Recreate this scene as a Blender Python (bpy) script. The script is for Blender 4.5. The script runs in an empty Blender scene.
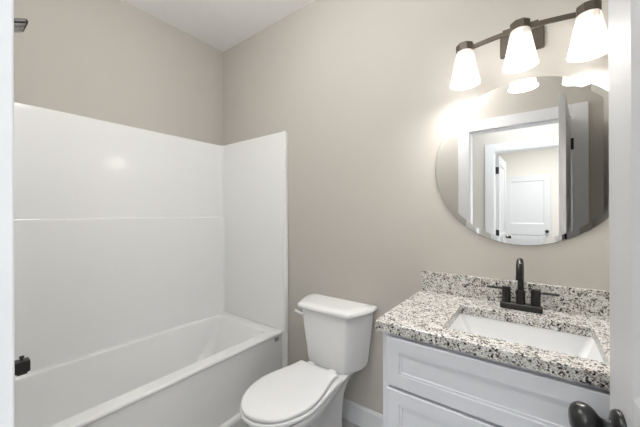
import bpy, bmesh, math
from math import pi, sin, cos, radians as R
from mathutils import Matrix, Vector

SC = bpy.context.scene
COL = SC.collection

# ------------------------------------------------------------------ camera
cam_data = bpy.data.cameras.new('camera')
cam = bpy.data.objects.new('camera', cam_data)
COL.objects.link(cam)
cam_data.sensor_width = 36.0
cam_data.lens = 290.9 * 36.0 / 640.0
cam_data.clip_start = 0.02
cam.matrix_world = (Matrix.Translation((2.26, -1.566, 1.290)) @ Matrix.Rotation(R(36.91), 4, 'Z')
                    @ Matrix.Rotation(R(90.07), 4, 'X') @ Matrix.Rotation(R(-0.2), 4, 'Z'))
SC.camera = cam

# ------------------------------------------------------------------ world, lights, exposure
world = bpy.data.worlds.new('world')
SC.world = world
world.use_nodes = True
world.node_tree.nodes['Background'].inputs[0].default_value = (0.75, 0.85, 1.0, 1)
world.node_tree.nodes['Background'].inputs[1].default_value = 0.6
SC.view_settings.view_transform = 'Standard'
SC.view_settings.look = 'None'
SC.view_settings.gamma = 1.0
SC.view_settings.use_curve_mapping = False
SC.view_settings.exposure = 0.93

BULB = 95.0          # radiance of the vanity bulbs
SHADE = 0.10         # radiance of the glowing glass shades
GLOBE_FILL = 21.5          # radiance of the added, unseen fill globe
HALL_FILL = 6.0           # unseen fill disc added in the hall, watts
WINDOW_FILL = 3.4            # radiance of the fill glow added at the hall's right end
FAR_FILL = 40.0  # unseen fill disc added in the far room, watts


def lamp(name, loc, size, watts, colour):
    d = bpy.data.lights.new(name, 'AREA')
    d.shape = 'DISK'
    d.size = size
    d.energy = watts
    d.color = colour
    o = bpy.data.objects.new(name, d)
    o.location = loc
    COL.objects.link(o)
    return o


lamp('hall_fill_light', (2.15, -2.15, 2.735), 0.5, HALL_FILL, (0.92, 0.96, 1.0))  # added disc light without a fixture, brightens hall and doorway
lamp('far_room_fill_light', (2.4, -4.1, 2.735), 0.8, FAR_FILL, (0.96, 0.98, 1.0))  # added disc light without a fixture, brightens the far room


# ------------------------------------------------------------------ materials
def mat(name, col, rough=0.5, metal=0.0, spec=0.5, coat=0.0, bump=0.0, bscale=60.0, emit=None, estr=0.0,
        vary=0.0, vscale=4.0):
    m = bpy.data.materials.new(name)
    m.use_nodes = True
    nt = m.node_tree
    b = nt.nodes['Principled BSDF']
    b.inputs['Base Color'].default_value = (*col, 1)
    b.inputs['Roughness'].default_value = rough
    b.inputs['Metallic'].default_value = metal
    b.inputs['Specular IOR Level'].default_value = spec
    b.inputs['Coat Weight'].default_value = coat
    b.inputs['Coat Roughness'].default_value = 0.08
    if emit:
        b.inputs['Emission Color'].default_value = (*emit, 1)
        b.inputs['Emission Strength'].default_value = estr
    tc = nt.nodes.new('ShaderNodeTexCoord')
    if vary:
        n = nt.nodes.new('ShaderNodeTexNoise')
        n.inputs['Scale'].default_value = vscale
        nt.links.new(tc.outputs['Object'], n.inputs['Vector'])
        r = nt.nodes.new('ShaderNodeValToRGB')
        r.color_ramp.elements[0].position = 0.3
        r.color_ramp.elements[1].position = 0.7
        r.color_ramp.elements[0].color = (*[c * (1 - vary) for c in col], 1)
        r.color_ramp.elements[1].color = (*[min(1, c * (1 + vary)) for c in col], 1)
        nt.links.new(n.outputs['Fac'], r.inputs['Fac'])
        nt.links.new(r.outputs['Color'], b.inputs['Base Color'])
    if bump:
        n = nt.nodes.new('ShaderNodeTexNoise')
        n.inputs['Scale'].default_value = bscale
        n.inputs['Detail'].default_value = 3
        nt.links.new(tc.outputs['Object'], n.inputs['Vector'])
        bp = nt.nodes.new('ShaderNodeBump')
        bp.inputs['Strength'].default_value = bump
        bp.inputs['Distance'].default_value = 0.002
        nt.links.new(n.outputs['Fac'], bp.inputs['Height'])
        nt.links.new(bp.outputs['Normal'], b.inputs['Normal'])
    return m


def granite_mat():
    m = bpy.data.materials.new('speckled_granite')
    m.use_nodes = True
    nt = m.node_tree
    N, L = nt.nodes.new, nt.links.new
    b = nt.nodes['Principled BSDF']
    b.inputs['Roughness'].default_value = 0.18
    tc = N('ShaderNodeTexCoord')
    # a little warp so the flecks are ragged
    wn = N('ShaderNodeTexNoise')
    wn.inputs['Scale'].default_value = 160
    L(tc.outputs['Object'], wn.inputs['Vector'])
    wm = N('ShaderNodeVectorMath')
    wm.operation = 'MULTIPLY_ADD'
    wm.inputs[1].default_value = (0.006, 0.006, 0.006)
    L(wn.outputs['Color'], wm.inputs[0])
    L(tc.outputs['Object'], wm.inputs[2])

    def voro(scale):
        v = N('ShaderNodeTexVoronoi')
        v.inputs['Scale'].default_value = scale
        L(wm.outputs['Vector'], v.inputs['Vector'])
        s = N('ShaderNodeSeparateColor')
        L(v.outputs['Color'], s.inputs['Color'])
        return s

    def ramp(src, stops):
        r = N('ShaderNodeValToRGB')
        r.color_ramp.interpolation = 'CONSTANT'
        el = r.color_ramp.elements
        while len(el) < len(stops):
            el.new(0.5)
        for e, (p, c) in zip(el, stops):
            e.position = p
            e.color = (*c, 1)
        L(src, r.inputs['Fac'])
        return r

    base = ramp(voro(300).outputs[0], [(0, (.67, .665, .64)), (.30, (.78, .78, .755)), (.55, (.50, .49, .465)),
                                       (.76, (.72, .71, .69)), (.88, (.37, .35, .33))])
    mid = voro(250)
    midr = ramp(mid.outputs[1], [(0, (.30, .26, .22)), (.5, (.20, .19, .18)), (.8, (.42, .36, .30))])
    # clumps: flecks gather where a slow noise is high
    cn = N('ShaderNodeTexNoise')
    cn.inputs['Scale'].default_value = 38
    cn.inputs['Detail'].default_value = 3
    L(tc.outputs['Object'], cn.inputs['Vector'])

    def mask(src, k, thr):
        a = N('ShaderNodeMath')
        a.operation = 'MULTIPLY_ADD'
        L(cn.outputs['Fac'], a.inputs[0])
        a.inputs[1].default_value = k
        L(src, a.inputs[2])
        g = N('ShaderNodeMath')
        g.operation = 'GREATER_THAN'
        L(a.outputs[0], g.inputs[0])
        g.inputs[1].default_value = thr
        return g

    m1 = mask(mid.outputs[0], 1.1, 1.30)
    x1 = N('ShaderNodeMix')
    x1.data_type = 'RGBA'
    L(m1.outputs[0], x1.inputs['Factor'])
    L(base.outputs['Color'], x1.inputs['A'])
    L(midr.outputs['Color'], x1.inputs['B'])
    blk = voro(190)
    m2 = mask(blk.outputs[2], 0.9, 1.33)
    x2 = N('ShaderNodeMix')
    x2.data_type = 'RGBA'
    L(m2.outputs[0], x2.inputs['Factor'])
    L(x1.outputs['Result'], x2.inputs['A'])
    x2.inputs['B'].default_value = (.030, .028, .027, 1)
    L(x2.outputs['Result'], b.inputs['Base Color'])
    return m


def opal_mat():
    """thin opal glass: glows, and lets a little of the bulb show through"""
    m = mat('glowing_opal_glass', (.45, .44, .42), 0.25, emit=(1.0, .90, .76), estr=SHADE, bump=0.01)
    nt = m.node_tree
    b = nt.nodes['Principled BSDF']
    tr = nt.nodes.new('ShaderNodeBsdfTransparent')
    mx = nt.nodes.new('ShaderNodeMixShader')
    mx.inputs[0].default_value = 0.045
    nt.links.new(b.outputs[0], mx.inputs[1])
    nt.links.new(tr.outputs[0], mx.inputs[2])
    nt.links.new(mx.outputs[0], nt.nodes['Material Output'].inputs['Surface'])
    return m


def floor_mat():
    m = mat('grey_floor_tile', (.16, .16, .165), 0.45, vary=0.12, vscale=6)
    nt = m.node_tree
    b = nt.nodes['Principled BSDF']
    tc = nt.nodes.new('ShaderNodeTexCoord')
    br = nt.nodes.new('ShaderNodeTexBrick')
    br.inputs['Scale'].default_value = 1.0
    br.inputs['Brick Width'].default_value = 0.6
    br.inputs['Row Height'].default_value = 0.3
    br.inputs['Mortar Size'].default_value = 0.003
    br.inputs['Color1'].default_value = (.38, .38, .385, 1)
    br.inputs['Color2'].default_value = (.41, .41, .415, 1)
    br.inputs['Mortar'].default_value = (.22, .22, .22, 1)
    nt.links.new(tc.outputs['Object'], br.inputs['Vector'])
    nt.links.new(br.outputs['Color'], b.inputs['Base Color'])
    return m


M = dict(
    wall=mat('taupe_wall_paint', (.530, .506, .465), 0.75, spec=0.3, bump=0.25, bscale=220),
    hallwall=mat('cream_hall_paint', (.66, .635, .59), 0.75, spec=0.3, bump=0.2, bscale=220),
    ceil=mat('white_ceiling_paint', (.90, .90, .895), 0.85, spec=0.2, bump=0.3, bscale=150),
    trim=mat('white_trim_paint', (.77, .78, .80), 0.38, bump=0.05, bscale=40),
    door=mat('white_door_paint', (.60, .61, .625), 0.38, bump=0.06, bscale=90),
    cab=mat('white_cabinet_paint', (.70, .715, .755), 0.35, bump=0.04, bscale=60),
    acryl=mat('white_gloss_acrylic', (.875, .88, .875), 0.12, spec=.7, bump=0.04, bscale=9),
    china=mat('white_glazed_china', (.85, .855, .86), 0.10, bump=0.02, bscale=12),
    seat=mat('white_moulded_plastic', (.83, .835, .84), 0.22, bump=0.02, bscale=20),
    black=mat('dark_bronze_metal', (.035, .033, .032), 0.33, metal=0.6, bump=0.05, bscale=200),
    knob=mat('oil_black_metal', (.030, .030, .031), 0.30, metal=0.5, bump=0.03, bscale=80),
    bar=mat('brushed_bronze_metal', (.125, .105, .088), 0.40, metal=0.75, bump=0.1, bscale=180),
    chrome=mat('chrome', (.75, .75, .76), 0.12, metal=1.0, bump=0.01),
    hinge=mat('black_hinge_metal', (.02, .02, .022), 0.4, metal=0.5, bump=0.03),
    mirror=mat('silvered_glass', (.90, .90, .89), 0.0, metal=1.0),
    medge=mat('polished_glass_edge', (.30, .33, .32), 0.15, bump=0.01),
    shade=opal_mat(),
    bulb=mat('lit_bulb_glass', (.9, .9, .9), 0.3, emit=(1.0, .98, .955), estr=BULB, bump=0.01),
    globe=mat('fill_globe_glow', (.9, .9, .9), 0.3, emit=(1.0, .985, .97), estr=GLOBE_FILL, bump=0.01),  # glow of the added fill globe
    windowfill=mat('glowing_fill_sheet', (.9, .9, .9), 0.3, emit=(.93, .97, 1.0), estr=WINDOW_FILL, bump=0.01),  # emission added as fill, nothing outdoors behind it
    lampglow=mat('white_lamp_rim', (.85, .85, .85), 0.4, bump=0.02),
    rubber=mat('grey_nozzle_rubber', (.5, .5, .5), 0.6, bump=0.05),
    ink=mat('grey_print', (.16, .15, .15), 0.5, bump=0.02),
    granite=granite_mat(),
    floor=floor_mat(),
    sub=mat('dark_plywood', (.30, .25, .20), 0.7, vary=.2, bump=0.1),
)


# ------------------------------------------------------------------ helpers
def link(name, bm, m, parent=None, smooth=None, bevel=0.0, seg=2, subsurf=0):
    me = bpy.data.meshes.new(name)
    bmesh.ops.recalc_face_normals(bm, faces=bm.faces)
    bm.to_mesh(me)
    bm.free()
    o = bpy.data.objects.new(name, me)
    COL.objects.link(o)
    ms = m if isinstance(m, (list, tuple)) else [m]
    for x in ms:
        me.materials.append(M[x])
    if bevel:
        b = o.modifiers.new('bevel', 'BEVEL')
        b.width = bevel
        b.segments = seg
        b.limit_method = 'ANGLE'
        b.angle_limit = R(35)
        b.harden_normals = False
    if subsurf:
        s = o.modifiers.new('subsurf', 'SUBSURF')
        s.levels = s.render_levels = subsurf
    if smooth is not None:
        for p in me.polygons:
            p.use_smooth = True
        me.set_sharp_from_angle(angle=R(smooth))
    if smooth is not None and not subsurf:
        w = o.modifiers.new('weighted', 'WEIGHTED_NORMAL')
        w.keep_sharp = True
        w.weight = 80
    if parent:
        o.parent = parent
    return o


def tag(o, label, cat, group=None):
    o['label'] = label
    o['category'] = cat
    if group:
        o['group'] = group
    return o


def thing(name, label, cat, loc=(0, 0, 0), rz=0.0, group=None):
    o = bpy.data.objects.new(name, None)
    o.empty_display_size = 0.05
    o.location = loc
    o.rotation_euler = (0, 0, rz)
    COL.objects.link(o)
    return tag(o, label, cat, group)


def struct(o):
    o['kind'] = 'structure'
    return o


def box(bm, x0, x1, y0, y1, z0, z1, mtx=None):
    v = [bm.verts.new((x, y, z)) for z in (z0, z1) for y in (y0, y1) for x in (x0, x1)]
    for f in ((0, 2, 3, 1), (4, 5, 7, 6), (0, 1, 5, 4), (2, 6, 7, 3), (0, 4, 6, 2), (1, 3, 7, 5)):
        bm.faces.new([v[i] for i in f])
    if mtx:
        bmesh.ops.transform(bm, matrix=mtx, verts=v)
    return v


def boxes(*bs):
    bm = bmesh.new()
    for b in bs:
        box(bm, *b)
    return bm


def extrude_poly(pts, z0, z1, bm=None):
    bm = bm or bmesh.new()
    lo = [bm.verts.new((x, y, z0)) for x, y in pts]
    hi = [bm.verts.new((x, y, z1)) for x, y in pts]
    n = len(pts)
    bm.faces.new(lo[::-1])
    bm.faces.new(hi)
    for i in range(n):
        bm.faces.new([lo[i], lo[(i + 1) % n], hi[(i + 1) % n], hi[i]])
    return bm


def loft(rings, cap0=True, cap1=True, bm=None, closed=True):
    bm = bm or bmesh.new()
    vs = [[bm.verts.new(p) for p in r] for r in rings]
    n = len(vs[0])
    for a, b in zip(vs, vs[1:]):
        for i in range(n if closed else n - 1):
            j = (i + 1) % n
            bm.faces.new([a[i], a[j], b[j], b[i]])
    if cap0:
        bm.faces.new(vs[0][::-1])
    if cap1:
        bm.faces.new(vs[-1])
    return bm


def lathe(prof, seg=40, mtx=None, bm=None, cap0=True, cap1=True):
    rings = [[(r * cos(2 * pi * i / seg), r * sin(2 * pi * i / seg), z) for i in range(seg)] for r, z in prof]
    own = bm is None
    bm2 = loft(rings, cap0, cap1)
    if mtx:
        bmesh.ops.transform(bm2, matrix=mtx, verts=bm2.verts[:])
    if own:
        return bm2
    me = bpy.data.meshes.new('t')
    bm2.to_mesh(me)
    bm2.free()
    bm.from_mesh(me)
    bpy.data.meshes.remove(me)
    return bm


def rrect(x0, x1, y0, y1, r, z, n=8):
    """rounded rectangle ring, counter-clockwise, 4*(n+1) points"""
    pts = []
    for cx, cy, a0 in ((x1 - r, y1 - r, 0), (x0 + r, y1 - r, pi / 2), (x0 + r, y0 + r, pi), (x1 - r, y0 + r, 1.5 * pi)):
        for i in range(n + 1):
            a = a0 + pi / 2 * i / n
            pts.append((cx + r * cos(a), cy + r * sin(a), z))
    return pts


def tube(path, rad, seg=16, cap=True):
    """tube along a list of points"""
    P = [Vector(p) for p in path]
    rads = rad if isinstance(rad, (list, tuple)) else [rad] * len(P)
    rings = []
    t0 = (P[1] - P[0]).normalized()
    up = Vector((0, 0, 1)) if abs(t0.z) < 0.9 else Vector((1, 0, 0))
    u = t0.cross(up).normalized()
    for i, p in enumerate(P):
        t = (P[min(i + 1, len(P) - 1)] - P[max(i - 1, 0)]).normalized()
        u = (u - t * u.dot(t)).normalized()
        v = t.cross(u)
        rings.append([tuple(p + (u * cos(2 * pi * k / seg) + v * sin(2 * pi * k / seg)) * rads[i]) for k in range(seg)])
    return loft(rings, cap, cap)


def arc(c, r, a0, a1, n=10):
    return [(c[0] + r * cos(R(a0 + (a1 - a0) * i / n)), c[1] + r * sin(R(a0 + (a1 - a0) * i / n))) for i in range(n + 1)]


# ------------------------------------------------------------------ the setting
H = 2.743
XR = 2.66            # right wall
YF = -1.525          # inner face of the wall with the doorway
WT = 0.115
YH0, YH1 = -2.705, -2.82      # hall's far wall
YE = -5.60           # far room's end wall
DX0, DX1 = 1.742, 2.470       # bathroom doorway
DZ = 2.055
EX0, EX1 = 1.818, 2.60        # doorway across the hall

struct(link('floor', boxes((-0.12, 3.8, YE - .1, 0.12, -0.1, 0.0)), 'floor'))
struct(link('ceiling', boxes((-0.12, 3.8, YE - .1, 0.12, H, H + 0.1)), 'ceil'))
struct(link('wall_left', boxes((-0.12, 0.0, YF - WT, 0.12, 0.0, H)), 'wall'))
struct(link('wall_back', boxes((0.0, XR + .12, 0.0, 0.12, 0.0, H)), 'wall'))
struct(link('wall_right', boxes((XR, XR + .12, YF - WT, 0.0, 0.0, H)), 'wall'))


def holed_wall(name, x0, x1, ya, yb, dx0, dx1, dz, ma, mb):
    """a wall with a doorway; face at ya in material ma, the rest in mb"""
    bm = bmesh.new()
    jt = 0.018
    lo, hi = min(ya, yb), max(ya, yb)
    box(bm, x0, dx0 - jt, lo, hi, 0, H)
    box(bm, dx1 + jt, x1, lo, hi, 0, H)
    box(bm, dx0 - jt, dx1 + jt, lo, hi, dz + jt, H)
    for f in bm.faces:
        if not all(abs(v.co.y - ya) < 1e-5 for v in f.verts):
            f.material_index = 1
    return struct(link(name, bm, [ma, mb]))


holed_wall('wall_front', 0.0, XR, YF, YF - WT, DX0, DX1, DZ, 'wall', 'hallwall')
holed_wall('wall_hall', 0.6, 3.7, YH0, YH1, EX0, EX1, DZ, 'hallwall', 'hallwall')
struct(link('wall_end', boxes((0.6, 3.7, YE - .1, YE, 0, H)), 'hallwall'))
struct(link('wall_hall_left', boxes((0.5, 0.6, YE, YF - WT, 0, H)), 'hallwall'))
struct(link('wall_hall_right', boxes((3.7, 3.8, YE, YF - WT, 0, H)), 'hallwall'))
struct(link('wall_hall_near', boxes((XR + .12, 3.7, YF - WT - .02, YF - WT + .1, 0, H)), 'hallwall'))


def jamb(name, dx0, dx1, dz, ya, yb):
    t = 0.018
    return struct(link(name, boxes((dx0 - t, dx0, yb, ya, 0, dz + t), (dx1, dx1 + t, yb, ya, 0, dz + t),
                                   (dx0, dx1, yb, ya, dz, dz + t)), 'trim', bevel=.001))


def casing(name, dx0, dx1, dz, y, side, w=0.098, t=0.017):
    """flat three-piece door casing standing off a wall face at y towards side"""
    g = 0.006
    y0, y1 = sorted((y, y + side * t))
    return struct(link(name, boxes((dx0 - g - w, dx0 - g, y0, y1, 0, dz + g + w), (dx1 + g, dx1 + g + w, y0, y1, 0, dz + g + w),
                                   (dx0 - g, dx1 + g, y0, y1, dz + g, dz + g + w)), 'trim', bevel=.0025))


jamb('trim_1', DX0, DX1, DZ, YF, YF - WT)
casing('trim_2', DX0, DX1, DZ, YF, 1, t=.0205)
casing('trim_3', DX0, DX1, DZ, YF - WT, -1)
jamb('trim_4', EX0, EX1, DZ, YH0, YH1)
casing('trim_5', EX0, EX1, DZ, YH0, 1)


def baseboard(name, x0, x1, y0, y1, h=0.125):
    return struct(link(name, boxes((x0, x1, y0, y1, 0, h - .012), (x0 + (.004 if x1 - x0 < .03 else 0), x1, y0 + (.005 if y1 - y0 < .03 else 0), y1, h - .012, h)), 'trim', bevel=.003))


baseboard('baseboard_back', 0.795, 1.782, -0.0145, -0.0005)
baseboard('baseboard_right', XR - .014, XR - .0005, YF + .001, -0.57)
baseboard('baseboard_end', 0.601, 1.66, YE + .0005, YE + .014)


wy0, wy1, wz0, wz1 = -2.62, -1.74, .75, 2.15  # added frame and glowing sheet, unseen, sends low fill through the doorway
w1 = struct(link('fill_window_1', boxes((3.66, 3.699, wy0 - .06, wy0, wz0 - .06, wz1 + .06), (3.66, 3.699, wy1, wy1 + .06, wz0 - .06, wz1 + .06),
                                   (3.66, 3.699, wy0, wy1, wz0 - .06, wz0), (3.66, 3.699, wy0, wy1, wz1, wz1 + .06)), 'trim'))
link('fill_pane', boxes((3.685, 3.697, wy0, wy1, wz0, wz1)), 'windowfill', w1)  # glowing sheet on the solid wall, added as fill


# ---- doors -----------------------------------------------------------------
def door_slab(w, h, t, panels, stile=0.105):
    """panelled leaf: local x 0..w, y 0..-t, panels = [(z0,z1)...]; recesses with sloped moulding on both faces"""
    bm = bmesh.new()
    x0, x1 = stile, w - stile
    zs = [0.012]
    for a, b in panels:
        zs += [a, b]
    zs.append(h)
    box(bm, 0, x0, -t, 0, 0.012, h)
    box(bm, x1, w, -t, 0, 0.012, h)
    for k in range(0, len(zs), 2):
        box(bm, x0, x1, -t, 0, zs[k], zs[k + 1])
    d, s = 0.009, 0.018
    for a, b in panels:
        for face, sg in ((0, -1), (-t, 1)):
            o = [bm.verts.new(p) for p in ((x0, face, a), (x1, face, a), (x1, face, b), (x0, face, b))]
            i = [bm.verts.new(p) for p in ((x0 + s, face + sg * d, a + s), (x1 - s, face + sg * d, a + s),
                                           (x1 - s, face + sg * d, b - s), (x0 + s, face + sg * d, b - s))]
            for k in range(4):
                bm.faces.new([o[k], o[(k + 1) % 4], i[(k + 1) % 4], i[k]])
            bm.faces.new(i)
    return bm


def ball_knob(parent, x, z, y, sg, m='knob'):
    """egg shaped door knob with neck and domed rose; axis along y"""
    mt = Matrix.Translation((x, y, z)) @ Matrix.Rotation(R(-90 * sg), 4, 'X')
    rose = link('rose', lathe([(.0305, 0), (.0305, .004), (.029, .007), (.026, .010), (.019, .012), (.013, .0135)], 40, mt), m, parent, smooth=40)
    prof = [(.0115, .0125), (.0105, .018), (.0105, .023), (.0125, .027), (.018, .031), (.0235, .0355), (.0270, .041),
            (.0284, .047), (.0280, .053), (.0255, .059), (.0205, .0638), (.013, .0668), (.005, .0678)]
    return rose, link('knob', lathe(prof, 40, mt), m, parent, smooth=60)


def hinge(parent, x, y, z):
    bm = bmesh.new()
    for k in range(5):
        lathe([(.010, k * .018), (.010, k * .018 + .017)], 14, Matrix.Translation((x, y, z - .045)), bm)
    lathe([(.004, -.004), (.0045, .094), (.003, .097)], 12, Matrix.Translation((x, y, z - .045)), bm)
    box(bm, x + .0015, x + .0035, min(y, -.036 - y) + .003, max(y, -.036 - y) - .003, z - .0445, z + .0445)
    return link('hinge', bm, 'hinge', parent, smooth=40)


dl = bpy.data.objects.new('door_1', None)
dl.location = (2.435, -1.514, 0)
dl.rotation_euler = (0, 0, math.atan2(.995, -.103))
COL.objects.link(dl)
struct(dl)
DW = 0.697
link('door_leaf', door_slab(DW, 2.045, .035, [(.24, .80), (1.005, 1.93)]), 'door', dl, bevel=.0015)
ball_knob(dl, DW - .060, .929, 0.0, 1)
ball_knob(dl, DW - .060, .929, -.035, -1)
link('latch_plate', boxes((DW - .0005, DW + .001, -.029, -.006, .907, .965)), 'knob', dl)
for z in (.22, 1.03, 1.842):
    hinge(dl, -.004, -.046, z)

# the leaf of the door across the hall, standing open into the far room
d2 = bpy.data.objects.new('door_2', None)
d2.location = (EX0 + .038, YH1 - .004, 0)
d2.rotation_euler = (0, 0, R(-88.5))
COL.objects.link(d2)
struct(d2)
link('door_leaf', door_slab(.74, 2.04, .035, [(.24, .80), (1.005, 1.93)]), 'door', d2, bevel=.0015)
ball_knob(d2, .68, .936, 0, 1)
for z in (.22, 1.03, 1.842):
    hinge(d2, -.004, -.038, z)
# closed closet door at the end
d3 = bpy.data.objects.new('door_3', None)
d3.location = (1.705, YE + .04, 0)
COL.objects.link(d3)
struct(d3)
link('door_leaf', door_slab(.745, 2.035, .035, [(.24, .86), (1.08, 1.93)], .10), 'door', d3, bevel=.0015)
ball_knob(d3, .685, .936, 0, 1)

# ------------------------------------------------------------------ bathtub with wall surround
ZR = 0.432
ZT = 1.896
tub = thing('bathtub', 'glossy white one-piece bathtub with tall wall surround in the corner', 'bathtub', (0, 0, 0))
G = 0.002
xo, y0, y1 = 0.752, YF + G, -G


def tub_mesh():
    rings = [
        rrect(G, xo + .008, y0, y1, .012, 0.0),
        rrect(G, xo + .008, y0, y1, .012, .012),
        rrect(G, xo + .003, y0, y1, .012, .020),
        rrect(G, xo - .013, y0, y1, .012, .030),
        rrect(G, xo - .012, y0, y1, .014, .30),
        rrect(G, xo - .010, y0, y1, .016, ZR - .030),
        rrect(G, xo - .004, y0, y1, .018, ZR - .022),
        rrect(G, xo, y0, y1, .018, ZR - .013),
        rrect(G, xo - .004, y0, y1, .018, ZR - .004),
        rrect(G, xo - .014, y0, y1, .018, ZR),
        rrect(.066, .672, y0 + .085, -.094, .050, ZR),
        rrect(.071, .666, y0 + .090, -.100, .050, ZR - .003),
        rrect(.077, .659, y0 + .097, -.108, .050, ZR - .014),
        rrect(.088, .645, y0 + .108, -.145, .060, ZR - .12),
        rrect(.105, .625, y0 + .125, -.215, .075, .19),
        rrect(.125, .605, y0 + .145, -.265, .09, .125),
        rrect(.160, .570, y0 + .180, -.32, .10, .095),
        rrect(.220, .510, y0 + .240, -.40, .10, .088),
    ]
    return loft(rings)


link('tub', tub_mesh(), 'acryl', tub, smooth=50)


def surround_profile(t, flange, fr):
    """plan outline of the surround: inner face first, then back along the walls"""
    ye = y0 + .022
    yb = y1 - .022
    inner = []
    inner += [(.790, y0), (.790, ye)]
    inner += [(x, y) for x, y in arc((t + fr, ye + fr), fr, 270, 180, 8)]
    inner += [(x, y) for x, y in arc((t + fr, yb - fr), fr, 180, 90, 8)]
    inner += [(.770, yb), (.773, yb - .007), (.778, yb - .010), (.785, yb - .010), (.790, yb - .007), (.792, yb), (.792, y1)]
    return inner + [(G, y1), (G, y0)]


sur = link('wall_panel', extrude_poly(surround_profile(.020, 1, .030), ZR + .001, ZT), 'acryl', tub, bevel=.006, seg=3, smooth=40)


def lower_band():
    # thicker lower half along the long wall with a rounded ledge on top
    yb = y1 - .0225
    ye = y0 + .0225
    rings = []
    for t, z in ((.041, ZR + .001), (.041, 1.2675 - .010), (.038, 1.2675 - .003), (.030, 1.2675), (.015, 1.2675)):
        f = .020
        pts = [(t + f, ye)] + arc((t + f, ye + f), f, 270, 180, 6) + arc((t + f, yb - f), f, 180, 90, 6)
        pts += [(.006, yb), (.006, ye)]
        rings.append([(x, y, z) for x, y in pts])
    return loft(rings)


link('ledge_panel', lower_band(), 'acryl', tub, smooth=40)
# the returns beside the apron
link('side_flange', boxes((xo - .010, .792, y1 - .022, y1, 0.0, ZR + .0005)), 'acryl', tub, bevel=.005, seg=3, smooth=40)
link('side_flange', boxes((xo - .010, .792, y0, y0 + .022, 0.0, ZR + .0005)), 'acryl', tub, bevel=.005, seg=3, smooth=40)
bm = bmesh.new()
for k, (a, z, h, w) in enumerate([(-.092, .386, .013, .006), (-.084, .388, .015, .005), (-.076, .385, .014, .006), (-.068, .388, .013, .005),
                                  (-.060, .391, .012, .005), (-.089, .376, .005, .012), (-.073, .375, .005, .013), (-.058, .379, .005, .009)]):
    box(bm, xo - .0125, xo - .0085, a, a + w, z - .006, z - .006 + h)
lg = link('print_mark', bm, 'ink', tub)
lg['label'] = 'small grey printed mark under the rim'

# ------------------------------------------------------------------ tub spout and shower head on the front wall
sp = thing('tub_spout', 'black square tub spout with diverter knob at left edge of tub', 'spout', (.37, YF + .0245, .60))
bm = loft([rrect(-.030, .030, -.030, .030, .006, 0, 3), rrect(-.030, .030, -.030, .030, .006, .004, 3),
           rrect(-.027, .027, -.026, .026, .006, .006, 3), rrect(-.027, .027, -.026, .026, .006, .200, 3),
           rrect(-.025, .025, -.024, .024, .006, .203, 3)])
bmesh.ops.transform(bm, matrix=Matrix.Rotation(R(-90), 4, 'X') @ Matrix.Rotation(R(0), 4, 'Z'), verts=bm.verts[:])
box(bm, -.020, .020, .160, .194, -.034, -.02)
link('body', bm, 'black', sp, smooth=35)
link('diverter_knob', lathe([(.005, .024), (.005, .036), (.009, .037), (.009, .043), (.007, .045)], 20, Matrix.Translation((0, .178, 0))), 'black', sp, smooth=40)

sh = thing('shower_head', 'black square shower head high above the tub at upper left', 'shower head', (.353, YF + .002, 2.135))
bm = tube([(0, 0, .03), (0, .03, .034), (0, .08, .036), (0, .13, .032), (0, .152, .022), (0, .156, .012)], .009, 14)
lathe([(.030, 0), (.030, .004), (.024, .009), (.012, .012)], 28, Matrix.Translation((0, 0, .03)) @ Matrix.Rotation(R(-90), 4, 'X'), bm)
link('shower_arm', bm, 'black', sh, smooth=50)
hm = Matrix.Translation((0, .158, .004)) @ Matrix.Rotation(R(27), 4, 'X')
bm = loft([rrect(-.060, .060, -.064, .064, .008, -.006, 4), rrect(-.064, .064, -.068, .068, .010, -.003, 4),
           rrect(-.064, .064, -.068, .068, .010, .007, 4), rrect(-.058, .058, -.062, .062, .010, .011, 4),
           rrect(-.016, .016, -.016, .016, .010, .015, 4)])
bmesh.ops.transform(bm, matrix=hm, verts=bm.verts[:])
link('head_plate', bm, 'black', sh, smooth=35)
bm = bmesh.new()
for i in range(6):
    box(bm, -.052 + i * .0185, -.041 + i * .0185, -.056, .056, -.0085, -.0055, hm)
link('nozzle_strip', bm, 'rubber', sh)

# ------------------------------------------------------------------ toilet
TX = 1.268
toi = thing('toilet', 'white two-piece toilet with closed lid between bathtub and vanity', 'toilet', (TX, 0, 0))


def egg(hw, yb, yf, ymax, z, wb=None, n=48, p=2.0):
    """egg ring: widest hw at ymax, back at yb with half width wb (flat), round front at yf"""
    pts = []
    wb = wb if wb is not None else hw * .8
    m = n // 2
    for i in range(m):                       # front half: right side to left side through the tip
        a = -pi * i / (m - 1)
        ca, sa = cos(a), sin(a)
        x = hw * (abs(ca) ** (2 / p)) * (1 if ca > 0 else -1)
        y = ymax + (ymax - yf) * (-(abs(sa) ** (2 / p)))
        pts.append((x, y, z))
    q = (n - m) // 2
    for i in range(1, q + 1):                # left side back to the corner
        t = i / q
        s = t * t * (3 - 2 * t)
        pts.append((-(hw + (wb - hw) * s), ymax + (yb - ymax) * t, z))
    for i in range(q + 1):                   # right corner forward
        t = 1 - i / q
        if t == 0:
            break
        s = t * t * (3 - 2 * t)
        pts.append((hw + (wb - hw) * s, ymax + (yb - ymax) * t, z))
    return pts


rings = [
    egg(.100, -.150, -.600, -.42, 0.0, .088),
    egg(.100, -.150, -.600, -.42, .018, .088),
    egg(.092, -.155, -.585, -.42, .045, .084),
    egg(.090, -.155, -.580, -.42, .12, .082),
    egg(.102, -.150, -.610, -.44, .19, .084),
    egg(.130, -.140, -.665, -.48, .26, .090),
    egg(.158, -.115, -.712, -.51, .32, .102),
    egg(.174, -.080, -.738, -.53, .352, .118),
    egg(.180, -.050, -.748, -.535, .376, .130),
    egg(.178, -.050, -.746, -.535, .386, .130),
    egg(.160, -.060, -.725, -.535, .390, .122),
]
link('bowl', loft(rings), 'china', toi, smooth=60)


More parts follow.
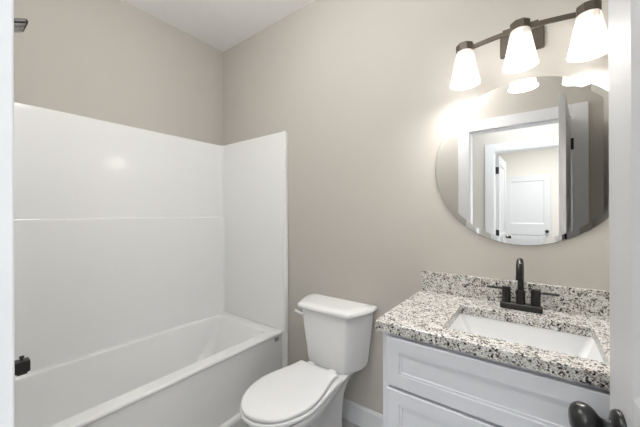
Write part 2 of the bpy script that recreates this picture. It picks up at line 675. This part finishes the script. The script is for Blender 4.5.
def seat_outline(i, z, wb=.160):
    return egg(.181 - i, -.258 - i, -.765 + i, -.530, z, wb - i)


link('seat', loft([seat_outline(.010, .3915), seat_outline(.003, .393), seat_outline(0, .397), seat_outline(0, .408), seat_outline(.004, .412), seat_outline(.012, .413)]),
     'seat', toi, smooth=50)
link('lid', loft([seat_outline(.012, .4155, .135), seat_outline(.006, .417, .135), seat_outline(.004, .420, .135), seat_outline(.005, .429, .135), seat_outline(.010, .4335, .135), seat_outline(.022, .436, .135),
                  seat_outline(.060, .4375, .135), seat_outline(.120, .438, .135)]), 'seat', toi, smooth=50)
for s in (-1, 1):
    link('hinge_cap', loft([rrect(s * .075 - .024, s * .075 + .024, -.252, -.222, .010, z, 5) for z in (.391, .416)] +
                           [rrect(s * .075 - .020, s * .075 + .020, -.248, -.226, .008, .421, 5)]), 'seat', toi, smooth=50)


def tank_ring(hw_b, hw_f, yb, yf, z, r=.03, n=7):
    """plan of the tank: straight back, sides drawn in towards a bowed front with rounded corners"""
    pts = [(hw_b, yb), (hw_b, yb - .06)]
    # right front corner
    k = []
    for i in range(n + 1):
        t = i / n
        a = Vector((hw_b, yb - .06))
        c = Vector((hw_f + .006, yf - .002))
        e = Vector((hw_f - .022, yf - .006))
        k.append((a * (1 - t) ** 2 + c * 2 * t * (1 - t) + e * t * t))
    pts += [tuple(v) for v in k[1:]]
    for i in range(1, 6):
        x = (hw_f - .022) * (1 - i / 3)
        pts.append((x, yf - .006 - .006 * (1 - (x / hw_f) ** 2)))
    pts += [(-v.x, v.y) for v in k[::-1][0:-1]]
    pts += [(-hw_b, yb - .06), (-hw_b, yb)]
    return [(x, y, z) for x, y in pts]


rings = [tank_ring(.158, .112, -.035, -.165, .387), tank_ring(.176, .132, -.028, -.188, .394), tank_ring(.184, .140, -.025, -.196, .42),
         tank_ring(.207, .160, -.022, -.210, .60), tank_ring(.220, .172, -.020, -.216, .710), tank_ring(.220, .172, -.020, -.216, .7185)]
link('tank', loft(rings), 'china', toi, smooth=50)
rings = [tank_ring(.224, .180, -.015, -.222, .719), tank_ring(.234, .188, -.012, -.230, .723), tank_ring(.240, .193, -.010, -.236, .733),
         tank_ring(.238, .191, -.011, -.234, .746), tank_ring(.226, .178, -.018, -.220, .755), tank_ring(.17, .12, -.04, -.18, .7575)]
link('tank_lid', loft(rings), 'china', toi, smooth=50)
bm = tube([(-.145, -.205, .688), (-.145, -.226, .688)], .011, 16)
bm2 = tube([(-.140, -.229, .688), (-.160, -.233, .691), (-.182, -.234, .696), (-.200, -.232, .699)], [.008, .0075, .008, .0095], 14)
me = bpy.data.meshes.new('t'); bm2.to_mesh(me); bm2.free(); bm.from_mesh(me); bpy.data.meshes.remove(me)
link('flush_lever', bm, 'china', toi, smooth=50)
for s in (-1, 1):
    link('bolt_cap', lathe([(.013, .0185), (.013, .026), (.009, .031), (.003, .033)], 18, Matrix.Translation((s * .085, -.30, 0)) @ Matrix.Rotation(0, 4, 'X')), 'china', toi, smooth=50)

# ------------------------------------------------------------------ vanity
VX0, VX1 = 1.783, 2.640
VYF = -0.535
ZC = 0.887            # top of the stone
CT = 0.036
van = thing('vanity_cabinet', 'white bathroom vanity cabinet under the speckled granite top', 'cabinet', (0, 0, 0))
CZ = ZC - CT - .001
link('carcass', boxes((VX0, VX0 + .018, VYF + .02, -.003, 0.0, CZ), (VX1 - .018, VX1, VYF + .02, -.003, 0.0, CZ),
                      (VX0 + .018, VX1 - .018, VYF + .02, -.003, .10, .118), (VX0 + .018, VX1 - .018, -.012, -.003, .118, CZ),
                      (VX0 + .018, VX1 - .018, VYF + .075, VYF + .09, 0, .10)), 'cab', van, bevel=.001)
link('face_frame', boxes((VX0, VX0 + .038, VYF, VYF + .0195, .10, CZ), (VX1 - .038, VX1, VYF, VYF + .0195, .10, CZ),
                         (VX0 + .038, VX1 - .038, VYF, VYF + .0195, CZ - .03, CZ), (VX0 + .038, VX1 - .038, VYF, VYF + .0195, .63, .67),
                         (VX0 + .038, VX1 - .038, VYF, VYF + .0195, .10, .14), (2.19, 2.23, VYF, VYF + .0195, .14, .63)), 'cab', van, bevel=.001)


def panel_front(x0, x1, z0, z1, st=.048, t=.020):
    """cabinet front with a stepped recessed panel, front face towards -y"""
    yf = VYF - .001 - t
    yb = VYF - .001
    bm = bmesh.new()

    def rect(a, y):
        return [(x0 + a, y, z0 + a), (x1 - a, y, z0 + a), (x1 - a, y, z1 - a), (x0 + a, y, z1 - a)]
    rings = [rect(0, yb), rect(0, yf + .003), rect(.003, yf), rect(st, yf), rect(st + .0015, yf + .003), rect(st + .010, yf + .003), rect(st + .0115, yf + .006)]
    return loft(rings, True, True, bm)


link('drawer_front', panel_front(VX0 + .024, VX1 - .024, .658, .836), 'cab', van)
link('door', panel_front(VX0 + .024, 2.2085, .118, .648), 'cab', van)
link('door', panel_front(2.2115, VX1 - .024, .118, .648), 'cab', van)

# stone top with a rectangular cut-out
SX0, SX1, SY0, SY1 = 1.985, 2.412, -.478, -.172
TX0, TX1, TY0, TY1 = 1.7625, XR - .002, -.560, -.002


def top_mesh():
    out_ = lambda z, i=0: rrect(TX0 + i, TX1 - i, TY0 + i, TY1 - i, .004, z, 4)
    in_ = lambda z, i=0: rrect(SX0 - i, SX1 + i, SY0 - i, SY1 + i, .014, z, 4)
    rings = [out_(ZC - CT), out_(ZC - .002), out_(ZC, .002), in_(ZC, .002), in_(ZC - .002), in_(ZC - CT), out_(ZC - CT)]
    bm = loft(rings, False, False)
    bmesh.ops.remove_doubles(bm, verts=bm.verts[:], dist=1e-6)
    return bm


top = link('countertop', top_mesh(), 'granite')
tag(top, 'speckled white and black granite countertop with sink cut-out on the vanity', 'countertop')
bs = link('backsplash', boxes((TX0 + .001, TX1, -.021, -.0015, ZC + .0005, ZC + .1015)), 'granite', bevel=.002)
tag(bs, 'low speckled granite backsplash standing on countertop behind the faucet', 'backsplash')

# undermount basin
snk = thing('sink', 'white rectangular undermount sink basin set in the granite countertop', 'sink', (0, 0, 0))
zt = ZC - CT - .0008
cx0, cx1, cy0, cy1 = SX0 - .004, SX1 + .004, SY0 - .004, SY1 + .004
rings = [rrect(cx0 - .020, cx1 + .020, cy0 - .020, cy1 + .020, .03, zt - .012, 6), rrect(cx0 - .020, cx1 + .020, cy0 - .020, cy1 + .020, .03, zt, 6),
         rrect(cx0, cx1, cy0, cy1, .020, zt, 6), rrect(cx0 + .003, cx1 - .003, cy0 + .003, cy1 - .003, .020, zt - .006, 6),
         rrect(cx0 + .030, cx1 - .030, cy0 + .012, cy1 - .012, .028, zt - .085, 6), rrect(cx0 + .045, cx1 - .045, cy0 + .024, cy1 - .024, .03, zt - .108, 6),
         rrect(cx0 + .075, cx1 - .075, cy0 + .05, cy1 - .05, .03, zt - .118, 6), rrect(cx0 + .17, cx1 - .17, cy0 + .12, cy1 - .12, .03, zt - .121, 6)]
inner = loft(rings, False, True)
# outside skin
o2 = [rrect(cx0 - .020, cx1 + .020, cy0 - .020, cy1 + .020, .03, zt - .012, 6), rrect(cx0 - .006, cx1 + .006, cy0 - .006, cy1 + .006, .03, zt - .02, 6),
      rrect(cx0 + .02, cx1 - .02, cy0 + .004, cy1 - .004, .03, zt - .09, 6), rrect(cx0 + .06, cx1 - .06, cy0 + .04, cy1 - .04, .03, zt - .133, 6)]
loft(o2, False, True, inner)
bmesh.ops.remove_doubles(inner, verts=inner.verts[:], dist=1e-6)
link('basin', inner, 'china', snk, smooth=50)
link('drain', lathe([(.024, 0), (.024, .002), (.018, .0035), (.016, .0015), (.004, .0015)], 28, Matrix.Translation(((SX0 + SX1) / 2, (SY0 + SY1) / 2, zt - .1208))), 'black', snk, smooth=40)

# faucet
FX, FY = 2.199, -.087
fau = thing('faucet', 'dark bronze two-handle faucet with gooseneck spout behind the sink', 'faucet', (FX, FY, ZC + .0006))
link('base_plate', loft([rrect(-.074, .074, -.024, .024, .012, 0, 6), rrect(-.074, .074, -.024, .024, .012, .021, 6), rrect(-.071, .071, -.021, .021, .012, .024, 6)]), 'black', fau, smooth=40)
path = [(0, 0, .075), (0, 0, .12), (0, 0, .150)] + [(0, -.046 + .046 * cos(R(a)), .163 + .046 * sin(R(a))) for a in range(0, 181, 12)] + [(0, -.092, .155), (0, -.092, .145)]
bm = tube(path, .0115, 20)
lathe([(.0165, .0225), (.0165, .078), (.015, .080), (.0125, .081)], 28, None, bm)
lathe([(.0128, .139), (.0128, .150)], 24, Matrix.Translation((0, -.092, 0)), bm)
link('spout', bm, 'black', fau, smooth=45)
for s in (-1, 1):
    hb = link('handle', lathe([(.0165, .0235), (.0165, .087), (.0155, .089), (.004, .090)], 28, Matrix.Translation((s * .0508, 0, 0))), 'black', fau, smooth=40)
    rod = tube([(s * .058, 0, .079), (s * .09, 0, .079), (s * .124, 0, .0785)], [.005, .005, .0054], 14)
    link('lever', rod, 'black', hb, smooth=40)

# ------------------------------------------------------------------ round mirror
MX, MZ, MR = 2.2025, 1.5145, .366
mir = thing('mirror', 'large round frameless mirror hanging on the wall above the faucet', 'mirror', (MX, 0, MZ))
rot = Matrix.Rotation(R(90), 4, 'X')       # lathe axis z -> -y


def disc(prof, c0=True, c1=True):
    return lathe(prof, 128, rot, None, c0, c1)


link('backing', disc([(MR - .004, .0015), (MR, .002), (MR, .0046), (MR - .001, .0049)]), 'medge', mir, smooth=30)
link('glass', disc([(MR - .0245, .0050), (MR - .0245, .0058)]), 'mirror', mir)
link('bevel_rim', disc([(MR - .0008, .0050), (MR - .0244, .0058)], False, False), 'mirror', mir, smooth=80)

# ------------------------------------------------------------------ vanity light
LX, LY = 2.203, -.135
lit = thing('vanity_light', 'bronze three-shade vanity light on the wall above the round mirror', 'light fixture', (LX, 0, 2.01))
link('back_plate', loft([rrect(-.080, .080, -.046, .046, .006, 0, 4), rrect(-.080, .080, -.046, .046, .006, .014, 4), rrect(-.076, .076, -.042, .042, .006, .018, 4)]), 'bar', lit, smooth=40)
bp = lit.children[0]
bp.matrix_local = Matrix.Translation((0, -.001, .030)) @ Matrix.Rotation(R(90), 4, 'X')
link('stem', boxes((-.012, .012, LY + .010, -.019, .014, .034)), 'bar', lit, bevel=.002)


def bar_z(x):
    return .026 - .020 * (x / .21) ** 2


bm = bmesh.new()
N = 24
rings = []
for i in range(N + 1):
    x = -.214 + .428 * i / N
    z = bar_z(x)
    rings.append([(x, LY - .005, z - .009), (x, LY + .005, z - .009), (x, LY + .005, z + .009), (x, LY - .005, z + .009)])
loft(rings, True, True, bm)
box(bm, -.060, .060, LY - .008, LY + .008, bar_z(0) - .0125, bar_z(0) + .0125)
link('bar', bm, 'bar', lit, bevel=.001)
for k, x in enumerate((-.204, 0.0, .204)):
    zb = bar_z(x)
    top_z = zb - .002
    s0 = zb - .008
    prof = [(.0335, s0), (.0345, s0 - .002), (.0470, s0 - .070), (.0600, s0 - .137), (.0606, s0 - .141)]
    shd = link('shade', lathe(prof, 48, Matrix.Translation((x, LY, 0)), None, False, False), 'shade', lit, smooth=50)
    link('socket_cap', lathe([(.0335, s0 - .001), (.0365, s0), (.0365, s0 + .030), (.034, s0 + .034), (.010, s0 + .036)], 8, Matrix.Translation((x, LY, 0)) @ Matrix.Rotation(R(22.5), 4, 'Z')), 'bar', shd, smooth=30)
    link('bulb', lathe([(.012, s0 - .010), (.013, s0 - .042), (.022, s0 - .066), (.029, s0 - .088), (.029, s0 - .105), (.022, s0 - .121), (.010, s0 - .130), (.002, s0 - .132)], 24, Matrix.Translation((x, LY, 0))), 'bulb', shd, smooth=60)

# ------------------------------------------------------------------ added globe under the ceiling, out of view, fills the room with light
cl = thing('fill_globe', 'white fill globe added out of view under the ceiling', 'fill light', (1.45, -1.15, H))
link('canopy', lathe([(.075, -.0005), (.075, -.012), (.060, -.022), (.012, -.030), (.010, -.175), (.040, -.180), (.042, -.200)], 40), 'bar', cl, smooth=40)
link('globe', lathe([(.035, -.196)] + [(.13 * sin(R(a)), -.320 + .13 * cos(R(a))) for a in range(18, 177, 8)] + [(.004, -.4499)], 40), 'globe', cl, smooth=60)
